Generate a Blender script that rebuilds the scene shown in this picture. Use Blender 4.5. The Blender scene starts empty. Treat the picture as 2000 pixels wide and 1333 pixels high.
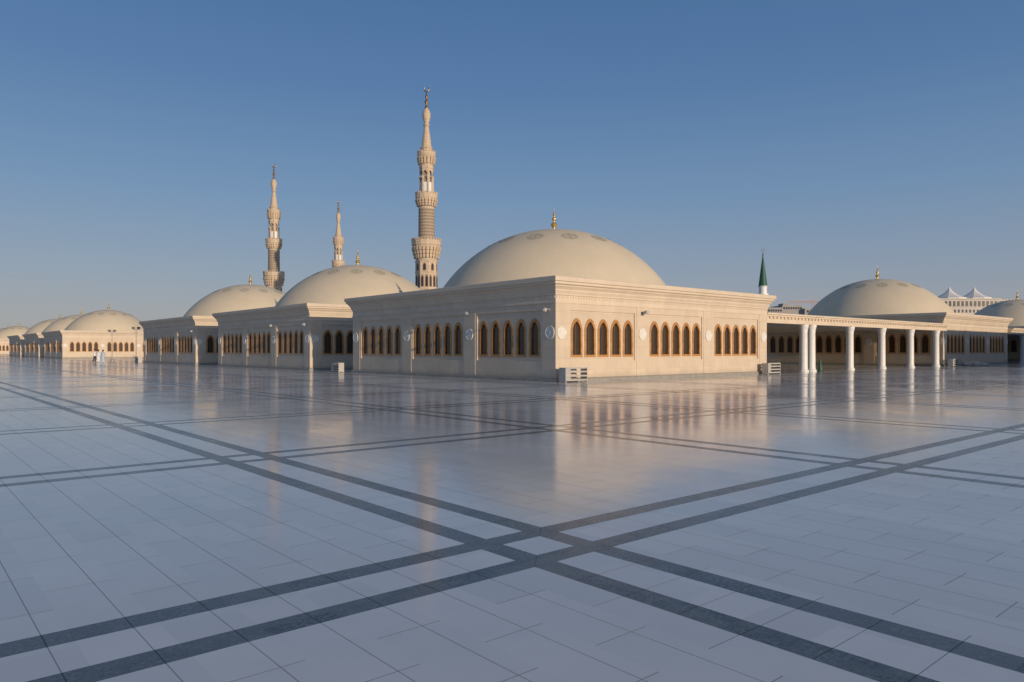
import bpy, bmesh, math, random
from mathutils import Vector, Matrix
random.seed(4)
R=math.radians
sc=bpy.context.scene
COL=sc.collection
F=1430.0; HZ=684.0; EH=1.65
A_=R(40.65); SA,CA=math.sin(A_),math.cos(A_)
def world(lat,dep): return (lat*CA+dep*SA, -lat*SA+dep*CA)

# ---------------------------------------------------------------- materials
class NT:
    def __init__(s,name):
        s.mat=bpy.data.materials.new(name); s.mat.use_nodes=True
        s.t=s.mat.node_tree; s.b=s.t.nodes['Principled BSDF']
    def n(s,ty,**k):
        nd=s.t.nodes.new(ty)
        for a,v in k.items(): setattr(nd,a,v)
        return nd
    def l(s,a,b): s.t.links.new(a,b)
    def m(s,op,a,b=None,c=None):
        nd=s.n('ShaderNodeMath',operation=op)
        for i,v in enumerate((a,b,c)):
            if v is None: continue
            if isinstance(v,(int,float)): nd.inputs[i].default_value=v
            else: s.l(v,nd.inputs[i])
        return nd.outputs[0]
    def mix(s,f,a,b,bt='MIX'):
        nd=s.n('ShaderNodeMix',data_type='RGBA',blend_type=bt)
        for i,v in ((0,f),(6,a),(7,b)):
            if isinstance(v,(int,float)): nd.inputs[i].default_value=v
            elif isinstance(v,tuple): nd.inputs[i].default_value=(*v,1) if len(v)==3 else v
            else: s.l(v,nd.inputs[i])
        return nd.outputs[2]
    def noise(s,vec,scale,det=4,rough=.55):
        nd=s.n('ShaderNodeTexNoise'); nd.inputs['Scale'].default_value=scale
        nd.inputs['Detail'].default_value=det; nd.inputs['Roughness'].default_value=rough
        if vec is not None: s.l(vec,nd.inputs['Vector'])
        return nd.outputs['Fac']
    def rng(s,v,a,b,c,d):
        nd=s.n('ShaderNodeMapRange')
        s.l(v,nd.inputs[0])
        for i,x in enumerate((a,b,c,d)): nd.inputs[i+1].default_value=x
        return nd.outputs[0]
    def vec(s,x,y,z=0.0):
        nd=s.n('ShaderNodeCombineXYZ')
        for i,v in enumerate((x,y,z)):
            if isinstance(v,(int,float)): nd.inputs[i].default_value=v
            else: s.l(v,nd.inputs[i])
        return nd.outputs[0]
    def obj(s):
        nd=s.n('ShaderNodeTexCoord'); sp=s.n('ShaderNodeSeparateXYZ'); s.l(nd.outputs['Object'],sp.inputs[0])
        return nd.outputs['Object'],sp.outputs[0],sp.outputs[1],sp.outputs[2]
    def bump(s,h,st,dist=.02):
        nd=s.n('ShaderNodeBump'); nd.inputs['Strength'].default_value=st; nd.inputs['Distance'].default_value=dist
        s.l(h,nd.inputs['Height']); s.l(nd.outputs[0],s.b.inputs['Normal'])

def simple(name,col,rough=.6,metal=0,var=.15,scale=6):
    t=NT(name); o,_,_,_=t.obj(); f=t.noise(o,scale)
    c=t.mix(t.rng(f,.3,.7,0,1),tuple(x*(1-var) for x in col),tuple(min(1,x*(1+var)) for x in col))
    t.l(c,t.b.inputs['Base Color']); t.b.inputs['Roughness'].default_value=rough; t.b.inputs['Metallic'].default_value=metal
    return t.mat

def stone(name,col,bw=1.05,bh=.42,joint=.008,rough=.7,var=.06,grime=True,mortar=.84):
    t=NT(name); o,x,y,z=t.obj()
    s=t.m('ADD',x,y)
    br=t.n('ShaderNodeTexBrick'); t.l(t.vec(s,z),br.inputs['Vector'])
    br.inputs['Scale'].default_value=1; br.inputs['Brick Width'].default_value=bw; br.inputs['Row Height'].default_value=bh
    br.inputs['Mortar Size'].default_value=joint; br.inputs['Mortar Smooth'].default_value=.3
    br.inputs['Color1'].default_value=(*[c*(1+var*.7) for c in col],1)
    br.inputs['Color2'].default_value=(*[c*(1-var*.7) for c in col],1)
    br.inputs['Mortar'].default_value=(*[c*mortar for c in col],1)
    f=t.noise(o,1.3,6,.6)
    c=t.mix(t.rng(f,.25,.75,0,1),(.93,.92,.91),(1.06,1.045,1.03)); c=t.mix(1.0,br.outputs['Color'],c,'MULTIPLY')
    st=t.noise(t.vec(t.m('MULTIPLY',s,3.0),t.m('MULTIPLY',z,.25)),1.6,4)
    c=t.mix(1.0,c,t.mix(t.rng(st,.4,.75,0,1),(1,1,1),(.95,.94,.92)),'MULTIPLY')
    if grime:
        g=t.m('SUBTRACT',t.rng(z,0,.7,1,0),t.m('MULTIPLY',f,.55))
        g=t.m('MAXIMUM',g,0.0)
        c=t.mix(g,c,tuple(x*.6 for x in col))
    t.l(c,t.b.inputs['Base Color']); t.b.inputs['Roughness'].default_value=rough
    fine=t.noise(o,30,3)
    t.bump(t.m('ADD',t.m('MULTIPLY',br.outputs['Fac'],-1.0),t.m('MULTIPLY',fine,.3)),.2,.02)
    return t.mat

M_wall=stone('wall_stone',(.64,.54,.43),bw=1.3,bh=.6)
M_corn=stone('cornice_stone',(.66,.565,.455),bw=1.6,bh=5,grime=False)
M_trim=simple('light_trim_stone',(.74,.71,.65),.6)
M_roof=simple('roof_plaster',(.38,.34,.28),.8)
M_gold=simple('gilded_metal',(.85,.58,.20),.35,.8)
M_darkgold=simple('aged_bronze',(.26,.16,.07),.4,.8)
M_wood=simple('varnished_wood',(.48,.235,.075),.4,0,.25,5)
M_white=simple('white_paint',(.78,.77,.75),.45,0,.06)
M_rack=simple('weathered_white_paint',(.46,.445,.42),.5,0,.1)
M_metal=simple('grey_metal',(.36,.37,.38),.45,.5)
M_dark=simple('dark_plastic_and_niche_shade',(.03,.03,.035),.5)
M_lamp=simple('grey_lamp_housing',(.16,.16,.165),.5)
M_green=simple('green_paint',(.02,.10,.065),.5)
M_conc=stone('distant_concrete',(.34,.33,.325),3,3.2,.05,grime=False)
M_cream=stone('distant_cream_wall',(.56,.53,.49),2.5,1.2,.03,grime=False)
M_glass=simple('dark_window_glass',(.025,.03,.04),.15)
M_tent=simple('white_tent_fabric',(.78,.76,.73),.7)
M_orange=simple('crane_orange_paint',(.50,.27,.14),.5)
M_skin=simple('skin',(.32,.18,.11),.6)
M_cloth=[simple('dark_trouser_cloth',(.03,.035,.05),.9),simple('pale_blue_cloth',(.42,.50,.60),.9),simple('white_cotton_cloth',(.68,.68,.68),.9)]
M_hair=simple('black_hair',(.015,.012,.01),.7)

def dome_mat():
    t=NT('dome_mosaic'); o,x,y,z=t.obj()
    ang=t.m('ARCTAN2',y,x)
    f=t.noise(o,.5,6,.6); f2=t.noise(o,45,2,.7)
    st=t.noise(t.vec(t.m('MULTIPLY',ang,14.0),t.m('MULTIPLY',z,.15)),1.5,5,.6)
    c=t.mix(t.rng(f,.3,.7,0,1),(.67,.575,.425),(.73,.63,.475))
    c=t.mix(t.rng(st,.45,.75,0,.12),c,(.52,.44,.33))
    rb=t.m('ABSOLUTE',t.m('SUBTRACT',t.m('FRACT',t.m('MULTIPLY',ang,24/math.pi)),.5))
    c=t.mix(t.m('MULTIPLY',t.m('GREATER_THAN',rb,.49),.07),c,(.25,.22,.17))
    c=t.mix(t.rng(f2,.3,.7,0,.12),c,(.36,.31,.23))
    t.l(c,t.b.inputs['Base Color']); t.b.inputs['Roughness'].default_value=.65
    t.bump(f2,.1,.02)
    return t.mat
M_dome=dome_mat()
M_orn=simple('grey_green_mosaic',(.47,.43,.335),.6)

def pane_mat():
    t=NT('carved_lattice_pane'); o,x,y,z=t.obj()
    k=2*math.pi/.19
    a=t.m('SINE',t.m('MULTIPLY',t.m('ADD',x,z),k)); b=t.m('SINE',t.m('MULTIPLY',t.m('SUBTRACT',x,z),k))
    w=t.m('MINIMUM',t.m('ABSOLUTE',a),t.m('ABSOLUTE',b))
    mid=t.m('LESS_THAN',t.m('ABSOLUTE',x),.018)
    l=t.m('MAXIMUM',t.m('LESS_THAN',w,.30),mid)
    c=t.mix(l,(.012,.012,.014),(.12,.072,.038))
    t.l(c,t.b.inputs['Base Color']); t.l(t.rng(l,0,1,.12,.5),t.b.inputs['Roughness'])
    return t.mat
M_pane=pane_mat()

def pattern_mat():
    t=NT('chevron_brickwork'); o,x,y,z=t.obj()
    ang=t.m('ARCTAN2',y,x)
    zig=t.m('PINGPONG',t.m('MULTIPLY',ang,12/math.pi*1.0),.5)
    v=t.m('FRACT',t.m('ADD',t.m('MULTIPLY',z,.95),zig))
    f=t.m('GREATER_THAN',v,.42)
    n=t.noise(o,.8,4)
    c=t.mix(f,(.50,.42,.32),(.26,.195,.14)); c=t.mix(t.rng(n,.3,.7,0,.25),c,(.2,.15,.11))
    t.l(c,t.b.inputs['Base Color']); t.b.inputs['Roughness'].default_value=.8
    return t.mat
M_pat=pattern_mat()
M_min=stone('minaret_stone',(.60,.485,.36),1.6,1.0,.05,grime=False,mortar=.72)

def floor_mat():
    t=NT('polished_marble_paving'); o,x,y,z=t.obj()
    P=6.58; U0,V0=4.20,4.55; T=(P-.88)/13; W=.0030; LT=T*2
    def cell(c,c0):
        q=t.m('ADD',t.m('SUBTRACT',c,c0),P/2+P*100)
        return t.m('ABSOLUTE',t.m('SUBTRACT',t.m('MODULO',q,P),P/2))
    du=cell(x,U0); dv=cell(y,V0)
    def inside(d): return t.m('LESS_THAN',d,.44)
    iu,iv=inside(du),inside(dv)
    def near(c,per): return t.m('PINGPONG',c,per/2)
    def line(c,per): return t.rng(near(c,per),W*.6,W*1.6,1,0)
    mu=t.m('ADD',t.m('SUBTRACT',du,.44),T*4); mv=t.m('ADD',t.m('SUBTRACT',dv,.44),T*4)
    lu,lv=line(mu,T),line(mv,T)
    row=t.m('FLOOR',t.m('DIVIDE',t.m('ADD',t.m('SUBTRACT',x,U0+.44),P*100),T))
    off=t.m('MULTIPLY',t.m('MODULO',row,2.0),T)
    yy=t.m('ADD',t.m('ADD',y,off),LT*800-V0-.44)
    ls=line(yy,LT)
    nu,nv=t.m('SUBTRACT',1.0,iu),t.m('SUBTRACT',1.0,iv)
    field=t.m('MULTIPLY',nu,nv)
    cross=t.m('MULTIPLY',iu,iv)
    mit=t.m('MULTIPLY',t.m('MULTIPLY',cross,t.m('GREATER_THAN',du,.22)),t.m('LESS_THAN',t.m('ABSOLUTE',t.m('SUBTRACT',du,dv)),W))
    L=t.m('MULTIPLY',field,t.m('MAXIMUM',lu,ls))
    L=t.m('MAXIMUM',L,t.m('MULTIPLY',t.m('MULTIPLY',iu,nv),lv))
    L=t.m('MAXIMUM',L,t.m('MULTIPLY',t.m('MULTIPLY',iv,nu),lu))
    L=t.m('MAXIMUM',L,mit)
    def band(d,i): return t.m('MULTIPLY',i,t.m('GREATER_THAN',d,.212))
    bd=t.m('MAXIMUM',band(du,iu),band(dv,iv))
    col=t.m('FLOOR',t.m('DIVIDE',yy,LT))
    colb=t.m('FLOOR',t.m('DIVIDE',t.m('SUBTRACT',t.m('ADD',y,P*100),V0+.44),T))
    wn=t.n('ShaderNodeTexWhiteNoise',noise_dimensions='3D')
    cc=t.m('ADD',t.m('MULTIPLY',col,field),t.m('MULTIPLY',colb,t.m('SUBTRACT',1.0,field)))
    t.l(t.vec(row,cc,bd),wn.inputs['Vector']); rv=wn.outputs['Value']; rc=wn.outputs['Color']
    vein=t.noise(o,1.7,7,.65); big=t.noise(o,.11,5,.6); mid=t.noise(o,.6,5,.6)
    white=t.mix(rv,(.655,.655,.655),(.745,.742,.735))
    white=t.mix(t.rng(vein,.35,.7,0,.35),white,(.60,.605,.615))
    white=t.mix(t.rng(mid,.4,.75,0,.22),white,(.56,.57,.585))
    sp=t.noise(o,34,5,.85); sp2=t.noise(o,6,5,.7)
    dark=t.mix(t.rng(sp,.40,.60,0,1),(.03,.034,.034),(.23,.245,.243))
    dark=t.mix(t.rng(sp2,.38,.62,0,.65),dark,(.055,.06,.06))
    dark=t.mix(t.m('MULTIPLY',rv,.6),dark,(.17,.18,.18))
    c=t.mix(bd,white,dark)
    c=t.mix(t.m('MULTIPLY',L,t.rng(bd,0,1,.62,.95)),c,(.025,.028,.03))
    t.l(c,t.b.inputs['Base Color'])
    r=t.m('ADD',t.rng(big,.35,.7,.05,.12),t.rng(mid,.35,.75,0,.07))
    r=t.m('ADD',r,t.m('MULTIPLY',bd,.10)); r=t.m('ADD',r,t.m('MULTIPLY',L,.3)); r=t.m('ADD',r,t.m('MULTIPLY',rv,.03))
    t.l(r,t.b.inputs['Roughness'])
    t.b.inputs['IOR'].default_value=1.38
    sub=t.n('ShaderNodeVectorMath',operation='SUBTRACT'); t.l(rc,sub.inputs[0]); sub.inputs[1].default_value=(.5,.5,.5)
    mul=t.n('ShaderNodeVectorMath',operation='MULTIPLY'); t.l(sub.outputs[0],mul.inputs[0]); mul.inputs[1].default_value=(.003,.003,0)
    bp=t.n('ShaderNodeBump'); bp.inputs['Strength'].default_value=.15; bp.inputs['Distance'].default_value=.01
    t.l(t.m('ADD',t.m('MULTIPLY',vein,.5),t.m('MULTIPLY',L,-.4)),bp.inputs['Height'])
    add=t.n('ShaderNodeVectorMath',operation='ADD'); t.l(bp.outputs[0],add.inputs[0]); t.l(mul.outputs[0],add.inputs[1])
    nm=t.n('ShaderNodeVectorMath',operation='NORMALIZE'); t.l(add.outputs[0],nm.inputs[0]); t.l(nm.outputs[0],t.b.inputs['Normal'])
    return t.mat
M_floor=floor_mat()

# ---------------------------------------------------------------- mesh helpers
class MB:
    def __init__(s): s.v=[]; s.f=[]
    def quad(s,*p):
        i=len(s.v); s.v+=[tuple(q) for q in p]; s.f.append(tuple(range(i,i+len(p))))
    def box(s,x0,x1,y0,y1,z0,z1):
        i=len(s.v)
        s.v+=[(x0,y0,z0),(x1,y0,z0),(x1,y1,z0),(x0,y1,z0),(x0,y0,z1),(x1,y0,z1),(x1,y1,z1),(x0,y1,z1)]
        for f in ((3,2,1,0),(4,5,6,7),(0,1,5,4),(1,2,6,5),(2,3,7,6),(3,0,4,7)): s.f.append(tuple(i+k for k in f))
    def lathe(s,prof,seg=32,cx=0,cy=0,ph=0,cap=False):
        i=len(s.v)
        for r,z in prof:
            for k in range(seg):
                a=ph+2*math.pi*k/seg; s.v.append((cx+r*math.cos(a),cy+r*math.sin(a),z))
        for j in range(len(prof)-1):
            for k in range(seg):
                k2=(k+1)%seg
                s.f.append((i+j*seg+k,i+j*seg+k2,i+(j+1)*seg+k2,i+(j+1)*seg+k))
        if cap:
            s.f.append(tuple(i+k for k in range(seg))[::-1]); b=i+(len(prof)-1)*seg
            s.f.append(tuple(b+k for k in range(seg)))
    def tube(s,p,q,r,seg=8,r2=None):
        p,q=Vector(p),Vector(q); d=(q-p).normalized(); u=d.orthogonal().normalized(); w=d.cross(u); i=len(s.v)
        for c,rr in ((p,r),(q,r if r2 is None else r2)):
            for k in range(seg):
                a=2*math.pi*k/seg; s.v.append(tuple(c+u*math.cos(a)*rr+w*math.sin(a)*rr))
        for k in range(seg): s.f.append((i+k,i+(k+1)%seg,i+seg+(k+1)%seg,i+seg+k))
        s.f.append(tuple(i+k for k in range(seg))[::-1]); s.f.append(tuple(i+seg+k for k in range(seg)))
    def rbox(s,cx,cy,ang,hx,hy,z0,z1):
        i=len(s.v); c,n=math.cos(ang),math.sin(ang)
        for z in (z0,z1):
            for a,b in ((-hx,-hy),(hx,-hy),(hx,hy),(-hx,hy)): s.v.append((cx+a*c-b*n,cy+a*n+b*c,z))
        for f in ((3,2,1,0),(4,5,6,7),(0,1,5,4),(1,2,6,5),(2,3,7,6),(3,0,4,7)): s.f.append(tuple(i+k for k in f))
    def mesh(s,name,mat,smooth=False,recalc=False,bevel=0):
        me=bpy.data.meshes.new(name); me.from_pydata(s.v,[],s.f)
        me.materials.append(mat)
        if smooth:
            me.polygons.foreach_set('use_smooth',[True]*len(me.polygons))
            me.update()
            try: me.set_sharp_from_angle(angle=R(40))
            except Exception: pass
        me.update(); return me
def ob(name,me,parent=None,loc=(0,0,0),rot=0,scale=1):
    o=bpy.data.objects.new(name,me); COL.objects.link(o); o.location=loc; o.rotation_euler=(0,0,rot)
    if scale!=1: o.scale=(scale,)*3
    if parent: o.parent=parent
    return o
def thing(o,label,cat,group=None):
    o['label']=label; o['category']=cat
    if group: o['group']=group
    return o
def copy_tree(src,loc,rot=None):
    def rec(o,par):
        c=o.copy(); COL.objects.link(c)
        if par: c.parent=par
        for ch in list(o.children):
            rec(ch,c)
        return c
    n=rec(src,None); n.location=loc
    if rot is not None: n.rotation_euler=(0,0,rot)
    return n

# ---------------------------------------------------------------- ground
mb=MB(); g=2500
mb.quad((-g,-g,0),(g,-g,0),(g,g,0),(-g,g,0))
gr=ob('ground',mb.mesh('ground',M_floor)); gr['kind']='structure'; gr['label']='polished white marble paving with dark granite double bands'

# ---------------------------------------------------------------- dome building
WU,WV=20.3,21.3
SILL,SPR,APX=1.27,2.60,3.34
HW=.435
def arch(hw,sill,spr,apx,n=7):
    pts=[(-hw,sill),(-hw,spr)]
    for i in range(1,n):
        t=i/n; a=t*math.pi/2
        pts.append((-hw*math.cos(a)**.95, spr+(apx-spr)*(math.sin(a)*.78+.22*t)))
    pts.append((0,apx))
    return pts
def facade(mb,P,W):
    cs=[W*.5-W*.319,W*.5,W*.5+W*.319]; sp=W*.0508; ZT=4.07
    bh=2.5*sp+.16; ph=2.5*sp
    N1,N2,N3=-.02,-.09,-.28
    s=0
    edges=[]
    for c in cs:
        edges.append((s,c-bh)); s=c+bh
    edges.append((s,W))
    for a,b in edges:
        mb.quad(P(a,0,0),P(b,0,0),P(b,0,ZT),P(a,0,ZT))
    z0,z1=1.06,3.72
    for c in cs:
        a,b=c-bh,c+bh; pa,pb=c-ph,c+ph
        for e in (a,b): mb.quad(P(e,0,0),P(e,0,ZT),P(e,N1,ZT),P(e,N1,0))
        mb.quad(P(a,N1,0),P(b,N1,0),P(b,N1,z0),P(a,N1,z0))
        mb.quad(P(a,N1,z1),P(b,N1,z1),P(b,N1,ZT),P(a,N1,ZT))
        mb.quad(P(a,N1,z0),P(pa,N1,z0),P(pa,N1,z1),P(a,N1,z1))
        mb.quad(P(pb,N1,z0),P(b,N1,z0),P(b,N1,z1),P(pb,N1,z1))
        for e in (pa,pb): mb.quad(P(e,N1,z0),P(e,N1,z1),P(e,N2,z1),P(e,N2,z0))
        for z in (z0,z1): mb.quad(P(pa,N1,z),P(pb,N1,z),P(pb,N2,z),P(pa,N2,z))
        for k in range(5):
            m=c+(k-2)*sp; h=sp/2; ar=arch(HW,SILL,SPR,APX)
            mb.quad(P(m-h,N2,z0),P(m+h,N2,z0),P(m+h,N2,SILL),P(m-h,N2,SILL))
            mb.quad(P(m-h,N2,APX),P(m+h,N2,APX),P(m+h,N2,z1),P(m-h,N2,z1))
            mb.quad(P(m-HW,N2,SILL),P(m+HW,N2,SILL),P(m+HW,N3,SILL),P(m-HW,N3,SILL))
            for sg in (1,-1):
                for (x0,y0),(x1,y1) in zip(ar,ar[1:]):
                    mb.quad(P(m-sg*h,N2,y0),P(m+sg*x0,N2,y0),P(m+sg*x1,N2,y1),P(m-sg*h,N2,y1))
                    mb.quad(P(m+sg*x0,N2,y0),P(m+sg*x1,N2,y1),P(m+sg*x1,N3,y1),P(m+sg*x0,N3,y0))
    return cs,sp
PR=lambda s,n,z:(s,-n,z)
PL=lambda s,n,z:(-n,s,z)
wb=MB()
csR,spR=facade(wb,PR,WU); csL,spL=facade(wb,PL,WV)
wb.quad((0,WV,0),(WU,WV,0),(WU,WV,4.07),(0,WV,4.07)); wb.quad((WU,0,0),(WU,WV,0),(WU,WV,4.07),(WU,0,4.07))
me_wall=wb.mesh('wall',M_wall)
def sweep(mb,prof):
    i=len(mb.v)
    for o,z in prof:
        mb.v+=[(-o,-o,z),(WU+o,-o,z),(WU+o,WV+o,z),(-o,WV+o,z)]
    for j in range(len(prof)-1):
        for k in range(4):
            k2=(k+1)%4; mb.f.append((i+j*4+k,i+j*4+k2,i+j*4+4+k2,i+j*4+4+k))
cb=MB()
sweep(cb,[(-.1,4.07),(.03,4.07),(.03,4.14),(.012,4.16),(.012,4.46),(.06,4.50),(.06,4.56),(.13,4.70),(.14,4.78),(.27,4.93),(.27,4.97),(.38,5.03),(.38,5.14),(.46,5.17),(.46,5.38),(.43,5.41),(-.35,5.41),(-.35,5.08)])
def row(L,fn,step=.2,w=.11):
    n=int(L/step)
    for k in range(n): fn((k+.5)*L/n,w)
row(WU,lambda s,w:cb.box(s-w/2,s+w/2,-.035,-.01,4.33,4.455))
row(WV,lambda s,w:cb.box(-.035,-.01,s-w/2,s+w/2,4.33,4.455))
me_corn=cb.mesh('cornice',M_corn)
pb_=MB(); sweep(pb_,[(.01,0.0),(.08,0.0),(.08,.14),(.05,.17),(.003,.19)])
me_plinth=pb_.mesh('plinth',simple('plinth_grey_stone',(.30,.285,.255),.6))
rb=MB(); rb.quad((.3,.3,5.12),(WU-.3,.3,5.12),(WU-.3,WV-.3,5.12),(.3,WV-.3,5.12)); me_roof=rb.mesh('roof',M_roof)
RD,ZT_=9.55,10.15; CZ=ZT_-RD
db=MB(); prof=[(8.62,5.13),(8.62,5.36),(8.40,5.40)]
t0=math.acos((5.40-CZ)/RD)
prof+= [(RD*math.sin(t0*(1-i/28)),CZ+RD*math.cos(t0*(1-i/28))) for i in range(0,28)]+[(.02,ZT_)]
db.lathe(prof,96); me_dome=db.mesh('dome',M_dome,smooth=True)
th0=R(27)
orb=MB()
n=Vector((math.sin(th0),0,math.cos(th0))); e1=Vector((0,1,0)); e2=n.cross(e1)
def pt(r,b,h=.015):
    p=n*RD+e1*r*math.cos(b)+e2*r*math.sin(b); p=p.normalized()*(RD+h); return (p.x,p.y,p.z+CZ)
S=28
for j in range(S):
    b0,b1=2*math.pi*j/S,2*math.pi*(j+1)/S
    w=lambda b,r:r*(1+.07*math.cos(8*b))
    orb.quad(pt(w(b0,.56),b0),pt(w(b1,.56),b1),pt(.34,b1),pt(.34,b0))
    if j in (0,7,14,21): orb.quad(pt(.35,b0,.013),pt(.35,b1,.013),pt(.0,b1,.013),pt(.0,b0,.013))
    orb.quad(pt(w(b0,.16),b0),pt(w(b1,.16),b1),pt(.01,b1),pt(.01,b0))
me_orn=orb.mesh('dome_ornament',M_orn)
fb=MB()
fb.lathe([(.26,-.03),(.22,.04),(.10,.10),(.09,.2),(.2,.3),(.24,.4),(.2,.5),(.08,.6),(.07,.68),(.14,.76),(.16,.83),(.13,.9),(.05,.98),(.05,1.04),(.09,1.1),(.1,1.15),(.04,1.24),(.02,1.5),(.005,1.62)],16)
me_fin=fb.mesh('finial',M_gold,smooth=True)
def framemesh():
    b=MB(); o=arch(HW-.004,SILL+.004,SPR,APX-.004); i=arch(HW-.135,SILL+.12,SPR,APX-.19)
    yo,yb=.065,.19
    O=[p for p in o]+[(-x,z) for x,z in reversed(o[:-1])]; I=[p for p in i]+[(-x,z) for x,z in reversed(i[:-1])]
    n=len(O)
    for k in range(n):
        k2=(k+1)%n
        b.quad((O[k][0],yo,O[k][1]),(O[k2][0],yo,O[k2][1]),(I[k2][0],yo,I[k2][1]),(I[k][0],yo,I[k][1]))
        b.quad((I[k][0],yo,I[k][1]),(I[k2][0],yo,I[k2][1]),(I[k2][0],yb,I[k2][1]),(I[k][0],yb,I[k][1]))
        b.quad((O[k][0],yo,O[k][1]),(O[k2][0],yo,O[k2][1]),(O[k2][0],.12,O[k2][1]),(O[k][0],.12,O[k][1]))
    p=MB(); idx=[(x,.17,z) for x,z in I]; p.quad(*idx)
    return b.mesh('window',M_wood),p.mesh('window_pane',M_pane)
me_win,me_pane=framemesh()
def medmesh():
    b=MB(); 
    def ring(r0,y0,r1,y1,S=28):
        for j in range(S):
            a,c=2*math.pi*j/S,2*math.pi*(j+1)/S
            b.quad((r0*math.cos(a),y0,r0*math.sin(a)),(r0*math.cos(c),y0,r0*math.sin(c)),(r1*math.cos(c),y1,r1*math.sin(c)),(r1*math.cos(a),y1,r1*math.sin(a)))
    ring(.34,.0,.34,-.04); ring(.34,-.04,.29,-.04); ring(.29,-.04,.27,-.02); ring(.27,-.02,.09,-.02); ring(.09,-.02,.08,-.035); ring(.08,-.035,.001,-.04)
    for k in range(12):
        a=2*math.pi*k/12; e=Vector((math.cos(a),0,math.sin(a))); f=Vector((-math.sin(a),0,math.cos(a))); up=Vector((0,-.035,0))
        p=[e*.09,e*.2+f*.042,e*.265,e*.2-f*.042]; c=e*.19+up
        for j in range(4):
            q=[p[j]+Vector((0,-.021,0)),p[(j+1)%4]+Vector((0,-.021,0)),c]; b.quad(*[tuple(v) for v in q])
    return b.mesh('medallion',M_trim)
me_med=medmesh()
def hemi():
    root=bpy.data.objects.new('dome_building',None); COL.objects.link(root)
    ob('wall',me_wall,root); ob('plinth',me_plinth,root); ob('cornice',me_corn,root); ob('roof',me_roof,root)
    d=ob('dome',me_dome,root,(WU/2,WV/2,0)); ob('finial',me_fin,d,(0,0,ZT_))
    for k in range(12): ob('dome_ornament',me_orn,d,(0,0,0),R(30*k))
    for cs,sp,side in ((csR,spR,0),(csL,spL,1)):
        W=(WU,WV)[side]
        for c in cs:
            for k in range(5):
                s=c+(k-2)*sp
                w=ob('window',me_win,root,(s,0,0) if side==0 else (0,s,0),0 if side==0 else -math.pi/2); ob('window_pane',me_pane,w)
        for s in (.42,(cs[0]+cs[1])/2,(cs[1]+cs[2])/2,W-.42):
            ob('medallion',me_med,root,(s,-.002,2.55) if side==0 else (-.002,s,2.55),0 if side==0 else -math.pi/2)
    return root
U0,V0=26.09,26.96; PV=28.45
first=hemi(); first.location=(U0,V0,0)
G='domed roof pavilions'
thing(first,'square beige stone building with arched windows and large shallow dome','domed building',G)
def place(u,v,lab): 
    c=copy_tree(first,(u,v,0)); thing(c,lab,'domed building',G); return c
place(U0,V0+PV,'shaded beige stone domed building across a narrow gap from its neighbour')
place(U0,V0+2*PV,'shaded beige stone domed building at the end of its row')
for i in range(3): place(U0,162.9+i*PV,'sunlit beige domed building facing the open marble court' if i==0 else 'distant beige stone domed building in a row of domes')
for i in range(2): place(U0,299+i*PV,'distant beige stone domed building in a row of domes')
EU,EV=80.5,27.5
place(EU,EV,'beige stone domed building adjoining a white columned canopy')
place(EU+54.4,EV,'far domed building beyond a dark low canopy')
root=bpy.data.objects.new('unseen_shade_block',None); COL.objects.link(root); root.location=(80.5,9,0)  # unseen block, added to throw shade on the canopied domed building's front
b=MB(); b.box(0,60,0,8,0,4.9); ob('wall',b.mesh('wall',M_wall),root)
b=MB(); b.box(-.3,60.3,-.3,8.3,4.903,5.3); ob('cornice',b.mesh('cornice',M_corn),root)
thing(root,'long low beige stone block added out of view to cast shade','building')

# ---------------------------------------------------------------- canopy with columns
def canopy(u0,u1,v0,v1,cols,label):
    root=bpy.data.objects.new('column_canopy',None); COL.objects.link(root); root.location=(u0,v0,0)
    L=u1-u0; D=v1-v0
    b=MB(); b.box(.02,L-.02,-.35,.35,3.55,4.0); b.box(.02,L-.02,-.5,.5,4.0,4.12); b.box(.02,L-.02,-.62,.62,4.12,4.24)
    n=int(L/.5)
    for k in range(n): b.box((k+.5)*L/n-.12,(k+.5)*L/n+.12,-.44,-.351,3.86,3.998)
    ob('beam',b.mesh('beam',M_corn),root)
    b=MB(); b.box(.02,L-.02,.63,D,3.95,4.15)
    for k in range(1,8): b.box(.03,L-.03,k*D/8-.15,k*D/8+.15,3.6,3.947)
    ob('ceiling_slab',b.mesh('ceiling_slab',simple('ceiling_paint',(.5,.46,.4),.7)),root)
    c=MB(); c.lathe([(.38,.0),(.38,.12),(.33,.17),(.31,.24),(.30,.30),(.285,2.95),(.30,3.0),(.30,3.08),(.29,3.12),(.33,3.24),(.36,3.38),(.38,3.44),(.38,3.547)],28,cap=True)
    mc=c.mesh('column',M_white,smooth=True)
    for (cu,cv) in cols: ob('column',mc,root,(cu-u0,cv-v0,0))
    thing(root,label,'canopy'); return root
canopy(U0+WU,EU,27.5,48.6,[(52.5,27.5),(53.7,27.5),(60.1,27.5),(66.2,27.5),(72.4,27.5),(78.6,27.5)],'stone canopy on round white columns joining two domed buildings')
canopy(EU+WU,EU+54.4,27.5,48.6,[(EU+WU+6+6.6*i,27.5) for i in range(5)],'shaded stone canopy on white columns beside domed building')

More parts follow.
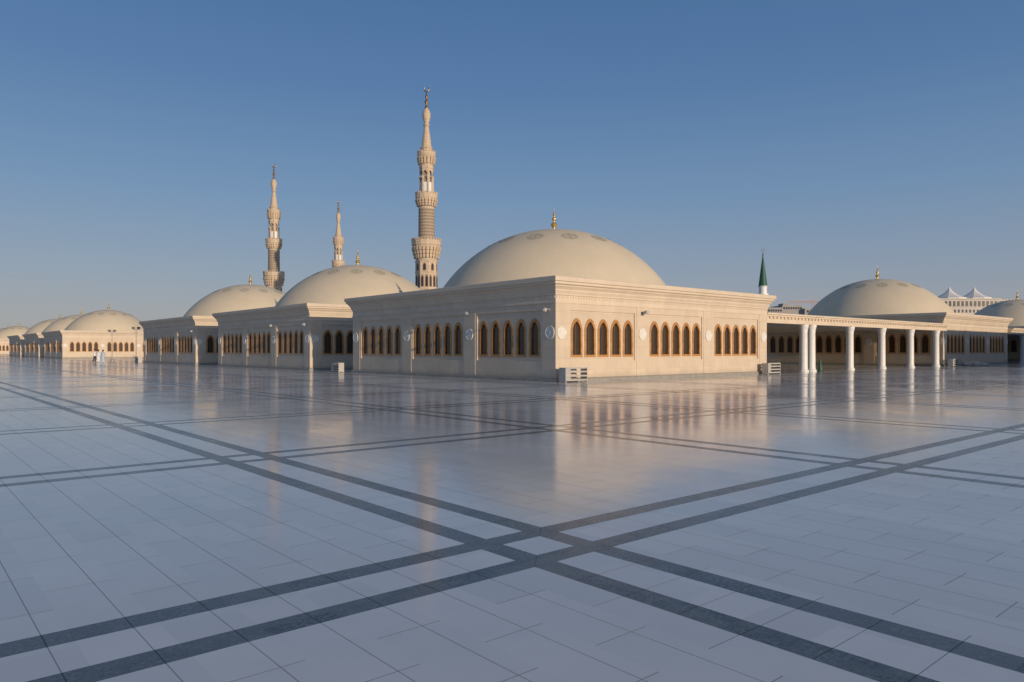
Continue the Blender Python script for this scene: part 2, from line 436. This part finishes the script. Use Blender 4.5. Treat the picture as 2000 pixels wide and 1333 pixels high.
# ---------------------------------------------------------------- minarets
K=.174
def Z(y): return EH+(HZ-y)*K
def prof(pts): return [(r*K,Z(y)) for r,y in pts]
def crenel(b,r,y0,y1,n,w=.5,seg=8):
    for k in range(n):
        a=2*math.pi*(k+.5)/n; b.rbox(r*K*math.cos(a),r*K*math.sin(a),a,.14,w*.5,Z(y0),Z(y1))
def corbels(b,r0,y0,r1,y1,n):
    for k in range(n):
        a=2*math.pi*k/n
        for j in range(3):
            t=(j+.5)/3; r=(r0+(r1-r0)*t)*K; zz=Z(y0)+(Z(y1)-Z(y0))*t; h=abs(Z(y1)-Z(y0))/6
            b.rbox(r*math.cos(a),r*math.sin(a),a,.35,math.pi*r/n*.55,zz-h,zz+h)
def minaret():
    root=bpy.data.objects.new('minaret',None); COL.objects.link(root)
    b=MB(); b.lathe(prof([(22,693),(22,512),(20.5,510)]),8,ph=R(22.5))
    for y in (512,533,566,600): b.lathe(prof([(22.0,y+1.5),(23,y+1.2),(23,y-.8),(22.0,y-1.2)]),8,ph=R(22.5))
    ob('lower_shaft',b.mesh('lower_shaft',M_min),root)
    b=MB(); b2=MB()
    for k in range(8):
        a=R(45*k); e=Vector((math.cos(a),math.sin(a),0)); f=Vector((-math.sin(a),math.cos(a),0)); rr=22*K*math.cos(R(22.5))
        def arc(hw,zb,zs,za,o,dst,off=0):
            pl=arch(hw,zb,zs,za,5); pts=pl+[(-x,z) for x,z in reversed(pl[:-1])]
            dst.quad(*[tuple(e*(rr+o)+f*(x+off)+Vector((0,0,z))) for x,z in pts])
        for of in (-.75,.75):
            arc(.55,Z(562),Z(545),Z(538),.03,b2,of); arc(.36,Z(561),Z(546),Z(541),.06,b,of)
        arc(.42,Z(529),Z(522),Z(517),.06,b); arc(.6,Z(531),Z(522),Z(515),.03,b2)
    ob('niche_shade',b.mesh('niche_shade',M_dark),root); ob('niche_surround',b2.mesh('niche_surround',simple('brown_brick',(.30,.20,.14),.8)),root)  # niche shade is painted as flat dark arches; nothing is recessed
    b=MB(); b.lathe(prof([(20.5,511),(21.5,504),(24,494),(26.5,486),(28,481),(29,480),(29,477),(15,477)]),16,ph=R(11.25))
    b.lathe(prof([(29,477),(29,471),(28.2,471),(28.2,477)]),16,ph=R(11.25)); crenel(b,28.5,471.2,467.5,32,.5); corbels(b,22,506,27.5,484,24)
    ob('lower_balcony',b.mesh('lower_balcony',M_min),root)
    b=MB(); b.lathe(prof([(15.8,478),(15.8,470),(15.4,406),(17,404)]),24); ob('patterned_shaft',b.mesh('patterned_shaft',M_pat),root)
    b=MB(); b.lathe(prof([(15.5,409),(16.5,402),(18.5,396),(20.5,391),(21.5,389),(22,386),(13,386)]),16); b.lathe(prof([(22,386),(22,380),(21.2,380),(21.2,386)]),16); crenel(b,21.6,380.2,377,24,.5); corbels(b,16.5,404,20.8,391,20)
    ob('middle_balcony',b.mesh('middle_balcony',M_min),root)
    b=MB(); b.lathe(prof([(9,387),(9,330)]),8)
    for k in range(8):
        a=R(45*k+22.5); 
        b.lathe(prof([(2.2,387),(2.2,383),(1.5,381),(1.4,352),(2.2,349),(2.2,346)]),8,cx=13*K*math.cos(a),cy=13*K*math.sin(a))
    for k in range(8):
        a0,a1=R(45*k+22.5),R(45*k+67.5)
        S=8
        for j in range(S):
            def P(t,z): 
                p0=Vector((math.cos(a0),math.sin(a0),0))*14*K; p1=Vector((math.cos(a1),math.sin(a1),0))*14*K; p=p0.lerp(p1,t); return (p.x,p.y,z)
            h=lambda t: Z(347)+(Z(335)-Z(347))*(1-abs(2*t-1)**1.8)
            t0_,t1_=j/S,(j+1)/S
            b.quad(P(t0_,h(t0_)),P(t1_,h(t1_)),P(t1_,Z(328)),P(t0_,Z(328)))
    b.lathe(prof([(9,331),(14.6,331),(14.6,327),(13.5,325)]),8,ph=R(22.5))
    ob('arcaded_lantern',b.mesh('arcaded_lantern',M_min),root)
    wsb=MB(); wsb.rbox(12.2*K,0,0,.06,.55,Z(377),Z(358)); wsm=wsb.mesh('white_screen',M_white)
    for k in range(8): ob('white_screen',wsm,root,(0,0,0),R(45*k))
    b=MB(); b.lathe(prof([(13.5,327),(14,320),(15,313),(16.5,308),(17.5,306),(18,304),(9,304)]),16); b.lathe(prof([(18,304),(18,299),(17.3,299),(17.3,304)]),16); crenel(b,17.6,299.2,296.5,20,.45); corbels(b,14.5,322,17,308,16)
    ob('upper_balcony',b.mesh('upper_balcony',M_min),root)
    b=MB(); b.lathe(prof([(11,305),(11,292),(12,291),(12,289),(9.6,287),(8.6,276),(7,264),(5.3,254),(4.6,247)]),12); ob('fluted_spire',b.mesh('fluted_spire',M_min),root)
    b=MB(); b.lathe(prof([(4.6,247.5),(6.2,246),(6.2,243.5),(4.6,242),(5,239),(7.2,233),(8.2,227),(7.8,221),(5.5,215.5),(3,212.5)]),20); ob('onion_cap',b.mesh('onion_cap',M_min,smooth=True),root)
    b=MB(); b.lathe(prof([(3,213),(3.6,210),(2,207),(1.5,205),(3.4,201),(3.6,198),(1.6,195),(1.4,193),(2.8,190),(2.8,188),(1.2,185),(1,180),(.6,178)]),12)
    S=24; c0=Z(174.5); Ro=4.6*K
    for j in range(S):
        a0=R(115)+R(310)*j/S; a1=R(115)+R(310)*(j+1)/S
        w=lambda a:.05+.17*math.sin((a-R(115))/R(310)*math.pi)
        dirx=Vector((CA,-SA,0))
        p=lambda a:tuple(dirx*(Ro*math.cos(a))+Vector((0,0,c0+Ro*math.sin(a))))
        b.tube(p(a0),p(a1),w(a0),6,w(a1))
    ob('finial',b.mesh('finial',M_darkgold,smooth=True),root)
    return root
m0=minaret(); mp=[(833,249),(535,352),(661,438)]
u,v=world((833-1000)/F*249,249); m0.location=(u,v,0)
thing(m0,'tall beige stone minaret with three balconies and bronze crescent','minaret','beige stone minarets')
for x_,d in mp[1:]:
    u,v=world((x_-1000)/F*d,d); c=copy_tree(m0,(u,v,0)); thing(c,'distant beige stone minaret rising behind the domes','minaret','beige stone minarets')
root=bpy.data.objects.new('minaret',None); COL.objects.link(root); d=260; u,v=world(490/F*d,d); root.location=(u,v,0)
k2=d/F; z=lambda y:EH+(HZ-y)*k2
b=MB(); b.lathe([(1.5,0),(1.45,z(580)),(1.9,z(578)),(1.9,z(574)),(1.4,z(574)),(1.4,z(562)),(1.6,z(561)),(1.6,z(559))],16); ob('shaft',b.mesh('shaft',M_white,smooth=True),root)
b=MB(); b.lathe([(1.62,z(560)),(1.45,z(556)),(.75,z(525)),(.22,z(503)),(.1,z(500))],16); ob('conical_cap',b.mesh('conical_cap',M_green,smooth=True),root)
b=MB(); b.lathe([(.1,z(501)),(.28,z(499)),(.08,z(497)),(.22,z(495.5)),(.05,z(494)),(.03,z(488))],10)
for j in range(12):
    a0,a1=R(120+300*j/12),R(120+300*(j+1)/12); p=lambda a:(.5*CA*math.cos(a),-.5*SA*math.cos(a),z(489)+.5*math.sin(a)); b.tube(p(a0),p(a1),.07,6)
ob('finial',b.mesh('finial',M_darkgold),root)
thing(root,'slender white minaret with pointed dark green conical cap','minaret')

# ---------------------------------------------------------------- distant buildings
FA=-A_
def far_root(name,x,d,lab,cat):
    r=bpy.data.objects.new(name,None); COL.objects.link(r); u,v=world((x-1000)/F*d,d); r.location=(u,v,0); r.rotation_euler=(0,0,FA); thing(r,lab,cat); return r
d=300; kk=d/F; zz=lambda y:EH+(HZ-y)*kk
h=far_root('hotel_building',1905,d,'pale rooftop hotel building with two white peaked tent roofs','building')
b=MB(); w=MB(); X=lambda x:(x-1905)*kk
b.box(X(1830),X(1950),0,18,0,zz(601)); b.box(X(1836),X(1958),2,16,zz(601),zz(585)); b.box(X(1950),X(1992),3,18,0,zz(588)); b.box(X(1956),X(2010),2,18,0,zz(606))
b.box(X(1833),X(1960),1.6,16.4,zz(585),zz(582.5)); b.box(X(1948),X(1994),2.4,18.4,zz(588),zz(585))
for k in range(16): b.box(X(1832+7.4*k),X(1835+7.4*k),-.1,.2,zz(601),zz(599.2))
for k in range(8): b.box(X(1950+6*k),X(1953+6*k),2.4,2.8,zz(585),zz(583))
for k in range(15):
    w.box(X(1834+7.4*k),X(1837.5+7.4*k),-.08,.3,zz(611),zz(605)); 
for k in range(13): 
    w.box(X(1851+8.2*k),X(1855.5+8.2*k),1.9,2.2,zz(598),zz(588))
for k in range(6): w.box(X(1962+7*k),X(1966+7*k),1.9,3.2,zz(599),zz(593))
ob('wall',b.mesh('wall',M_cream),h); ob('window_row',w.mesh('window_row',M_glass),h)
for xx in (1880,1930):
    b=MB(); pr=[(31*kk,zz(582)),(31*kk,zz(580)),(23*kk,zz(577)),(15*kk,zz(573)),(8*kk,zz(568)),(3*kk,zz(562.5)),(.9*kk,zz(558))]
    b.lathe(pr,10,cx=X(xx),cy=9,ph=R(18))
    ob('tent_roof',b.mesh('tent_roof',M_tent),h)
d=280; kk=d/F
h=far_root('apartment_block',1545,d,'low grey flat roofed block with dark window strips','building')
b=MB(); w=MB(); X=lambda x:(x-1545)*kk
b.box(X(1470),X(1530),0,14,0,zz(601)); b.box(X(1530),X(1570),1,14,0,zz(596)); b.box(X(1570),X(1625),-1,14,0,zz(603)); b.box(X(1535),X(1545),3,8,zz(596),zz(592)); b.box(X(1495),X(1503),3,8,zz(601),zz(597))
ob('wall',b.mesh('wall',M_conc),h)
for nm_,ks,x0,st,ww,y0,y1,ya,yb_ in (('a',12,1472,4.7,3,-.06,.3,609,605),('b',8,1532,4.7,3,.94,1.3,604,600),('c',10,1574,5,3.5,-1.06,-.7,611,607)):
    w=MB()
    for k in range(ks): w.box(X(x0+st*k),X(x0+ww+st*k),y0,y1,zz(ya),zz(yb_))
    ob('window_row',w.mesh('window_row',M_glass),h)
d=420; kk=d/F
h=far_root('tower_crane',1588,d,'orange lattice tower crane with long horizontal jib','crane')
b=MB(); X=lambda x:(x-1588)*kk
def lattice(b,x0,z0,x1,z1,w,n):
    p,q=Vector((x0,0,z0)),Vector((x1,0,z1)); dd=(q-p).normalized(); pe=Vector((-dd.z,0,dd.x))*w
    for sg in (1,-1): b.tube(p+pe*sg,q+pe*sg,.1,5)
    for i in range(n):
        s=1 if i%2 else -1; b.tube(p.lerp(q,i/n)+pe*s,p.lerp(q,(i+1)/n)-pe*s,.07,4)
lattice(b,0,0,0,zz(586),.7,30); ob('mast',b.mesh('mast',M_orange),h)
b=MB(); lattice(b,X(1540),zz(590.5),X(1603),zz(590.5),.4,22); b.tube((X(1540),0,zz(590)),(0,0,zz(584)),.07,4); b.tube((X(1603),0,zz(590)),(0,0,zz(584)),.07,4)
b.box(X(1598),X(1603),-.5,.5,zz(594),zz(591)); ob('jib',b.mesh('jib',M_orange),h)

# ---------------------------------------------------------------- racks
def rack():
    root=bpy.data.objects.new('shoe_rack',None); COL.objects.link(root)
    b=MB(); b.box(0,.045,0,.55,.04,.86); b.box(0,.10,0,.08,0,.04); b.box(0,.10,.47,.55,0,.04)
    ef=b.mesh('end_frame',M_rack); ob('end_frame',ef,root); ob('end_frame',ef,root,(1.905,.55,0),math.pi)
    b=MB(); b.box(.45,.49,.02,.5,.10,.82); ob('divider',b.mesh('divider',M_rack),root)
    for z_ in (.12,.36,.60,.82):
        b=MB()
        for k in range(5): b.box(.047,1.858,.01+.1*k,.07+.1*k,z_,z_+.03)
        b.box(.047,1.858,-.012,.008,z_-.03,z_+.06)
        ob('shelf',b.mesh('shelf',M_rack),root)
    mp_=simple('pale_plastic',(.46,.455,.44),.5)
    for a_,b_ in ((.16,.34),(.40,.57),(.64,.80)):
        b=MB(); b.box(.06,.44,.03,.5,a_,b_); ob('storage_box',b.mesh('storage_box',mp_),root)
    root.scale=(.84,.85,.88)
    return root
rk=rack(); rk.location=(U0-.08,V0-.8,0); GR='white slatted racks along the walls'
thing(rk,'white slatted shoe rack against the corner of a stone wall','shoe rack',GR)
c=copy_tree(rk,(U0+WU-1.2,V0-.8,0),0); thing(c,'white slatted shoe rack standing beside white canopy columns','shoe rack',GR)
c=copy_tree(rk,(U0-.6,V0+WV+2.2,0),-math.pi/2); c.scale=(.6,.8,.82); thing(c,'short white slatted shoe rack in the gap between two domed buildings','shoe rack',GR)
c=copy_tree(rk,(EU-.3,EV-1.0,0),0); thing(c,'white slatted shoe rack at the corner of a canopied building','shoe rack',GR)
c=copy_tree(rk,(U0-.65,V0+2*PV+WV+1.6,0),-math.pi/2); thing(c,'white slatted shoe rack standing beside a shaded stone wall','shoe rack',GR)

# ---------------------------------------------------------------- wall lights and cameras
def flood():
    root=bpy.data.objects.new('wall_floodlight',None); COL.objects.link(root)
    b=MB(); b.tube((0,0,0),(0,-.22,.03),.025); b.box(-.06,.06,-.02,0,-.07,.08); ob('bracket',b.mesh('bracket',M_metal),root)
    b=MB(); b.box(-.12,.12,-.36,-.2,-.05,.12); b.box(-.14,.14,-.38,-.36,-.07,.14); ob('lamp_housing',b.mesh('lamp_housing',M_metal),root)
    b=MB(); b.box(-.11,.11,-.39,-.382,-.04,.11); ob('lens',b.mesh('lens',simple('frosted_glass',(.5,.5,.48),.2)),root)
    return root
fl=flood(); fl.location=(U0+WU*.34,V0,3.75); thing(fl,'small grey floodlight bracketed under a stone cornice','floodlight','floodlights on the walls')
for p,rz in (((U0,V0+WV*.34,3.75),-math.pi/2),((U0,V0+PV+WV*.34,3.75),-math.pi/2),((EU,EV+WV*.34,3.5),-math.pi/2)):
    c=copy_tree(fl,p,rz); thing(c,'small grey floodlight bracketed under a stone cornice','floodlight','floodlights on the walls')
def cam_():
    root=bpy.data.objects.new('security_camera',None); COL.objects.link(root)
    b=MB(); b.box(-.05,.05,-.02,0,-.1,.12); b.tube((0,0,.05),(0,-.4,.1),.025); ob('arm',b.mesh('arm',M_rack),root)
    b=MB(); b.tube((0,-.4,.13),(0,-.4,.0),.09,12); b.lathe([(.001,-.16),(.07,-.13),(.1,-.06),(.1,.02)],12,0,-.4); ob('camera_housing',b.mesh('camera_housing',M_rack),root)
    b=MB(); b.tube((-.1,-.4,.1),(.12,-.62,.0),.075,10); ob('lens_hood',b.mesh('lens_hood',M_rack),root)
    root.scale=(.75,)*3
    return root
cm=cam_(); cm.location=(U0,V0+.45,3.7); cm.rotation_euler=(0,0,-math.pi/2); thing(cm,'white security camera on an arm at a building corner','security camera','cameras at building corners')
for p in ((U0,V0+PV+.4,3.7),(U0,V0+2*PV+.4,3.7)): thing(copy_tree(cm,p),'white security camera on an arm at a building corner','security camera','cameras at building corners')

# ---------------------------------------------------------------- lamp poles
def pole(hh):
    root=bpy.data.objects.new('floodlight_pole',None); COL.objects.link(root)
    b=MB(); b.lathe([(.2,0),(.2,.3),(.07,.36),(.055,.5),(.035,hh)],12,cap=True); b.tube((-.48,0,hh-.1),(.48,0,hh-.1),.028); b.tube((-.3,0,hh-.5),(.3,0,hh-.5),.022); ob('post',b.mesh('post',M_metal),root)
    for sx in (-.36,.36):
        b=MB(); b.box(-.15,.15,-.12,.12,0,.24); b.box(-.17,.17,-.17,-.122,-.02,.26); ob('lamp_head',b.mesh('lamp_head',M_lamp),root,(sx,0,hh-.02),0)
    return root
for x_,y_,hh in ((266,708,4.5),(219,706.5,4.3)):
    r=pole(hh); d=F*EH/(y_-HZ); u,v=world((x_-1000)/F*d,d); r.location=(u,v,0); r.rotation_euler=(0,0,FA)
    thing(r,'slim grey pole with twin floodlight heads on marble court','lamp pole','poles on the court')

root=bpy.data.objects.new('traffic_cone',None); COL.objects.link(root); d=F*EH/(726-HZ); u,v=world(602/F*d,d); root.location=(u,v,0)
b=MB(); b.lathe([(.16,.04),(.15,.2),(.05,.9),(.03,.95)],14,cap=True); ob('cone_body',b.mesh('cone_body',M_green,smooth=True),root)
b=MB(); b.box(-.22,.22,-.22,.22,0,.04); ob('cone_base',b.mesh('cone_base',M_dark),root); thing(root,'dark green cone standing on marble beside white columns','traffic cone')
def bag(x_,y_,s,i):
    bm=bmesh.new(); bmesh.ops.create_icosphere(bm,subdivisions=3,radius=1)
    for vv in bm.verts:
        n=math.sin(vv.co.x*5+i)*math.cos(vv.co.y*4+i*2)*.12; vv.co*=1+n; vv.co.x*=.75*s; vv.co.y*=.4*s; vv.co.z=max(0,(vv.co.z+.6)*.28*s)
    me=bpy.data.meshes.new('cloth_bundle'); bm.to_mesh(me); bm.free(); me.materials.append(M_rack)
    for p in me.polygons: p.use_smooth=True
    d=F*EH/(y_-HZ); u,v=world((x_-1000)/F*d,d); o=ob('cloth_bundle',me,None,(u,v,0),i); thing(o,'crumpled off-white cloth bundle lying on marble floor','cloth bundle','bundles near the canopy')
for i,(x_,s) in enumerate(((1890,1.0),(1903,1.2),(1918,.8))): bag(x_,715.5,s,i)

# ---------------------------------------------------------------- people
def person(x_,y_,H,mats,rot,lab,robe=False):
    d=F*EH/(y_-HZ); u,v=world((x_-1000)/F*d,d)
    s=H/1.75
    J={'pel':(0,0,.95),'che':(0,0,1.3),'nek':(0,0,1.5),'hea':(0,-.02,1.62),'top':(0,-.01,1.72),
       'hl':(.1,0,.9),'kl':(.12,-.12,.5),'al':(.12,.02,.09),'tl':(.12,-.14,.04),
       'hr':(-.1,0,.9),'kr':(-.12,.02,.5),'ar':(-.12,.22,.1),'tr':(-.12,.1,.04),
       'sl':(.19,0,1.42),'el':(.25,.05,1.14),'wl':(.25,-.08,.9),'fl':(.25,-.12,.8),
       'sr':(-.19,0,1.42),'er':(-.25,.06,1.14),'wr':(-.26,-.02,.89),'fr':(-.26,-.05,.79)}
    rad={'pel':.15,'che':.16,'nek':.06,'hea':.1,'top':.07,'hl':.09,'kl':.06,'al':.042,'tl':.035,'hr':.09,'kr':.06,'ar':.042,'tr':.035,'sl':.065,'el':.045,'wl':.032,'fl':.035,'sr':.065,'er':.045,'wr':.032,'fr':.035}
    E=[('pel','che'),('che','nek'),('nek','hea'),('hea','top'),('pel','hl'),('hl','kl'),('kl','al'),('al','tl'),('pel','hr'),('hr','kr'),('kr','ar'),('ar','tr'),('che','sl'),('sl','el'),('el','wl'),('wl','fl'),('che','sr'),('sr','er'),('er','wr'),('wr','fr')]
    ks=list(J); me=bpy.data.meshes.new('person'); me.from_pydata([J[k] for k in ks],[(ks.index(a),ks.index(b)) for a,b in E],[])
    o=ob('person',me,None,(u,v,0),rot); o.scale=(s,s,s)
    md=o.modifiers.new('Skin','SKIN')
    for i,k in enumerate(ks): me.skin_vertices[0].data[i].radius=(rad[k],rad[k]*(.75 if k in('che','pel') else 1))
    me.skin_vertices[0].data[0].use_root=True
    o.modifiers.new('Sub','SUBSURF').levels=1; o.modifiers['Sub'].render_levels=1
    me.materials.append(M_skin)
    b=MB()
    def ell(prof_,sx=1.25): 
        i=len(b.v); b.lathe(prof_,16); 
        for j in range(i,len(b.v)): x,y,z=b.v[j]; b.v[j]=(x*sx,y,z)
    if robe: ell([(.27,.12),(.24,.5),(.2,.95),(.19,1.2),(.2,1.38),(.12,1.47),(.07,1.5)])
    else: ell([(.19,.86),(.185,1.0),(.18,1.2),(.19,1.38),(.12,1.47),(.07,1.5)])
    for a,c in (('sl','el'),('el','wl'),('sr','er'),('er','wr')): b.tube(J[a],J[c],rad[a]+.018,8,rad[c]+.02)
    ob('robe' if robe else 'shirt',b.mesh('robe' if robe else 'shirt',mats[0],smooth=True),o)
    if not robe:
        b=MB()
        for a,c in (('hl','kl'),('kl','al'),('hr','kr'),('kr','ar')): b.tube(J[a],J[c],rad[a]+.025,8,rad[c]+.03)
        ob('trousers',b.mesh('trousers',mats[1],smooth=True),o)
    b=MB(); b.lathe([(.112,1.64),(.118,1.70),(.1,1.77),(.05,1.81),(.005,1.82)],12,0,.015); ob('hair',b.mesh('hair',M_hair,smooth=True),o)
    thing(o,lab,'person','people on the court')
person(185,708.5,1.72,[M_cloth[2],M_cloth[0]],R(60),'person in white shirt and dark trousers walking on marble')
person(192,708.2,1.66,[M_cloth[2],M_cloth[0]],R(-30),'person in long white robe standing on marble',True)
person(201,710,1.62,[M_cloth[1],M_cloth[1]],R(-40),'person in long pale blue robe standing on marble',True)

# ---------------------------------------------------------------- light
SE,SAZ=9.0,2.0
tos=Vector((-math.sin(R(SAZ))*math.cos(R(SE)),-math.cos(R(SAZ))*math.cos(R(SE)),math.sin(R(SE))))
sl=bpy.data.lights.new('sun','SUN'); sl.energy=3.3; sl.angle=R(.5); sl.color=(1,.79,.56)
so=bpy.data.objects.new('sun',sl); COL.objects.link(so); so.rotation_euler=(-tos).to_track_quat('-Z','Y').to_euler()
w=bpy.data.worlds.new('World'); sc.world=w; w.use_nodes=True; nt=w.node_tree
bg=nt.nodes['Background']; sk=nt.nodes.new('ShaderNodeTexSky'); sk.sky_type='NISHITA'; sk.sun_disc=False
sk.sun_elevation=R(SE); sk.sun_rotation=R(180+SAZ); sk.air_density=1.0; sk.dust_density=1.5; sk.ozone_density=2.0; sk.altitude=600
nt.links.new(sk.outputs[0],bg.inputs[0]); bg.inputs[1].default_value=.11
tc=nt.nodes.new('ShaderNodeTexCoord'); sp=nt.nodes.new('ShaderNodeSeparateXYZ'); nt.links.new(tc.outputs['Generated'],sp.inputs[0])
cr=nt.nodes.new('ShaderNodeValToRGB'); nt.links.new(sp.outputs[2],cr.inputs[0]); e=cr.color_ramp.elements
stops=[(0.0,(.38,.365,.38)),(.035,(.345,.345,.385)),(.10,(.27,.325,.42)),(.20,(.17,.28,.45)),(.33,(.095,.20,.395)),(.45,(.065,.16,.335)),(.7,(.10,.155,.26)),(1.0,(.115,.16,.245))]
e[0].position,e[0].color=stops[0][0],(*stops[0][1],1); e[1].position,e[1].color=1.0,(*stops[-1][1],1)
for p_,c_ in stops[1:-1]: q=e.new(p_); q.color=(*c_,1)
bg2=nt.nodes.new('ShaderNodeBackground'); nt.links.new(cr.outputs[0],bg2.inputs[0]); bg2.inputs[1].default_value=1.0
ms=nt.nodes.new('ShaderNodeMixShader'); ms.inputs[0].default_value=.84; nt.links.new(bg.outputs[0],ms.inputs[1]); nt.links.new(bg2.outputs[0],ms.inputs[2])
nt.links.new(ms.outputs[0],nt.nodes['World Output'].inputs[0])

# ---------------------------------------------------------------- camera
cd=bpy.data.cameras.new('camera'); co=bpy.data.objects.new('camera',cd); COL.objects.link(co)
cd.sensor_width=36; cd.lens=36*F/2000; cd.shift_y=(HZ-666.5)/2000; cd.clip_end=6000; cd.clip_start=.1
co.location=(0,0,EH); co.rotation_euler=(R(90),0,-A_)
sc.camera=co
sc.view_settings.view_transform='Standard'; sc.view_settings.look='None'; sc.view_settings.exposure=0
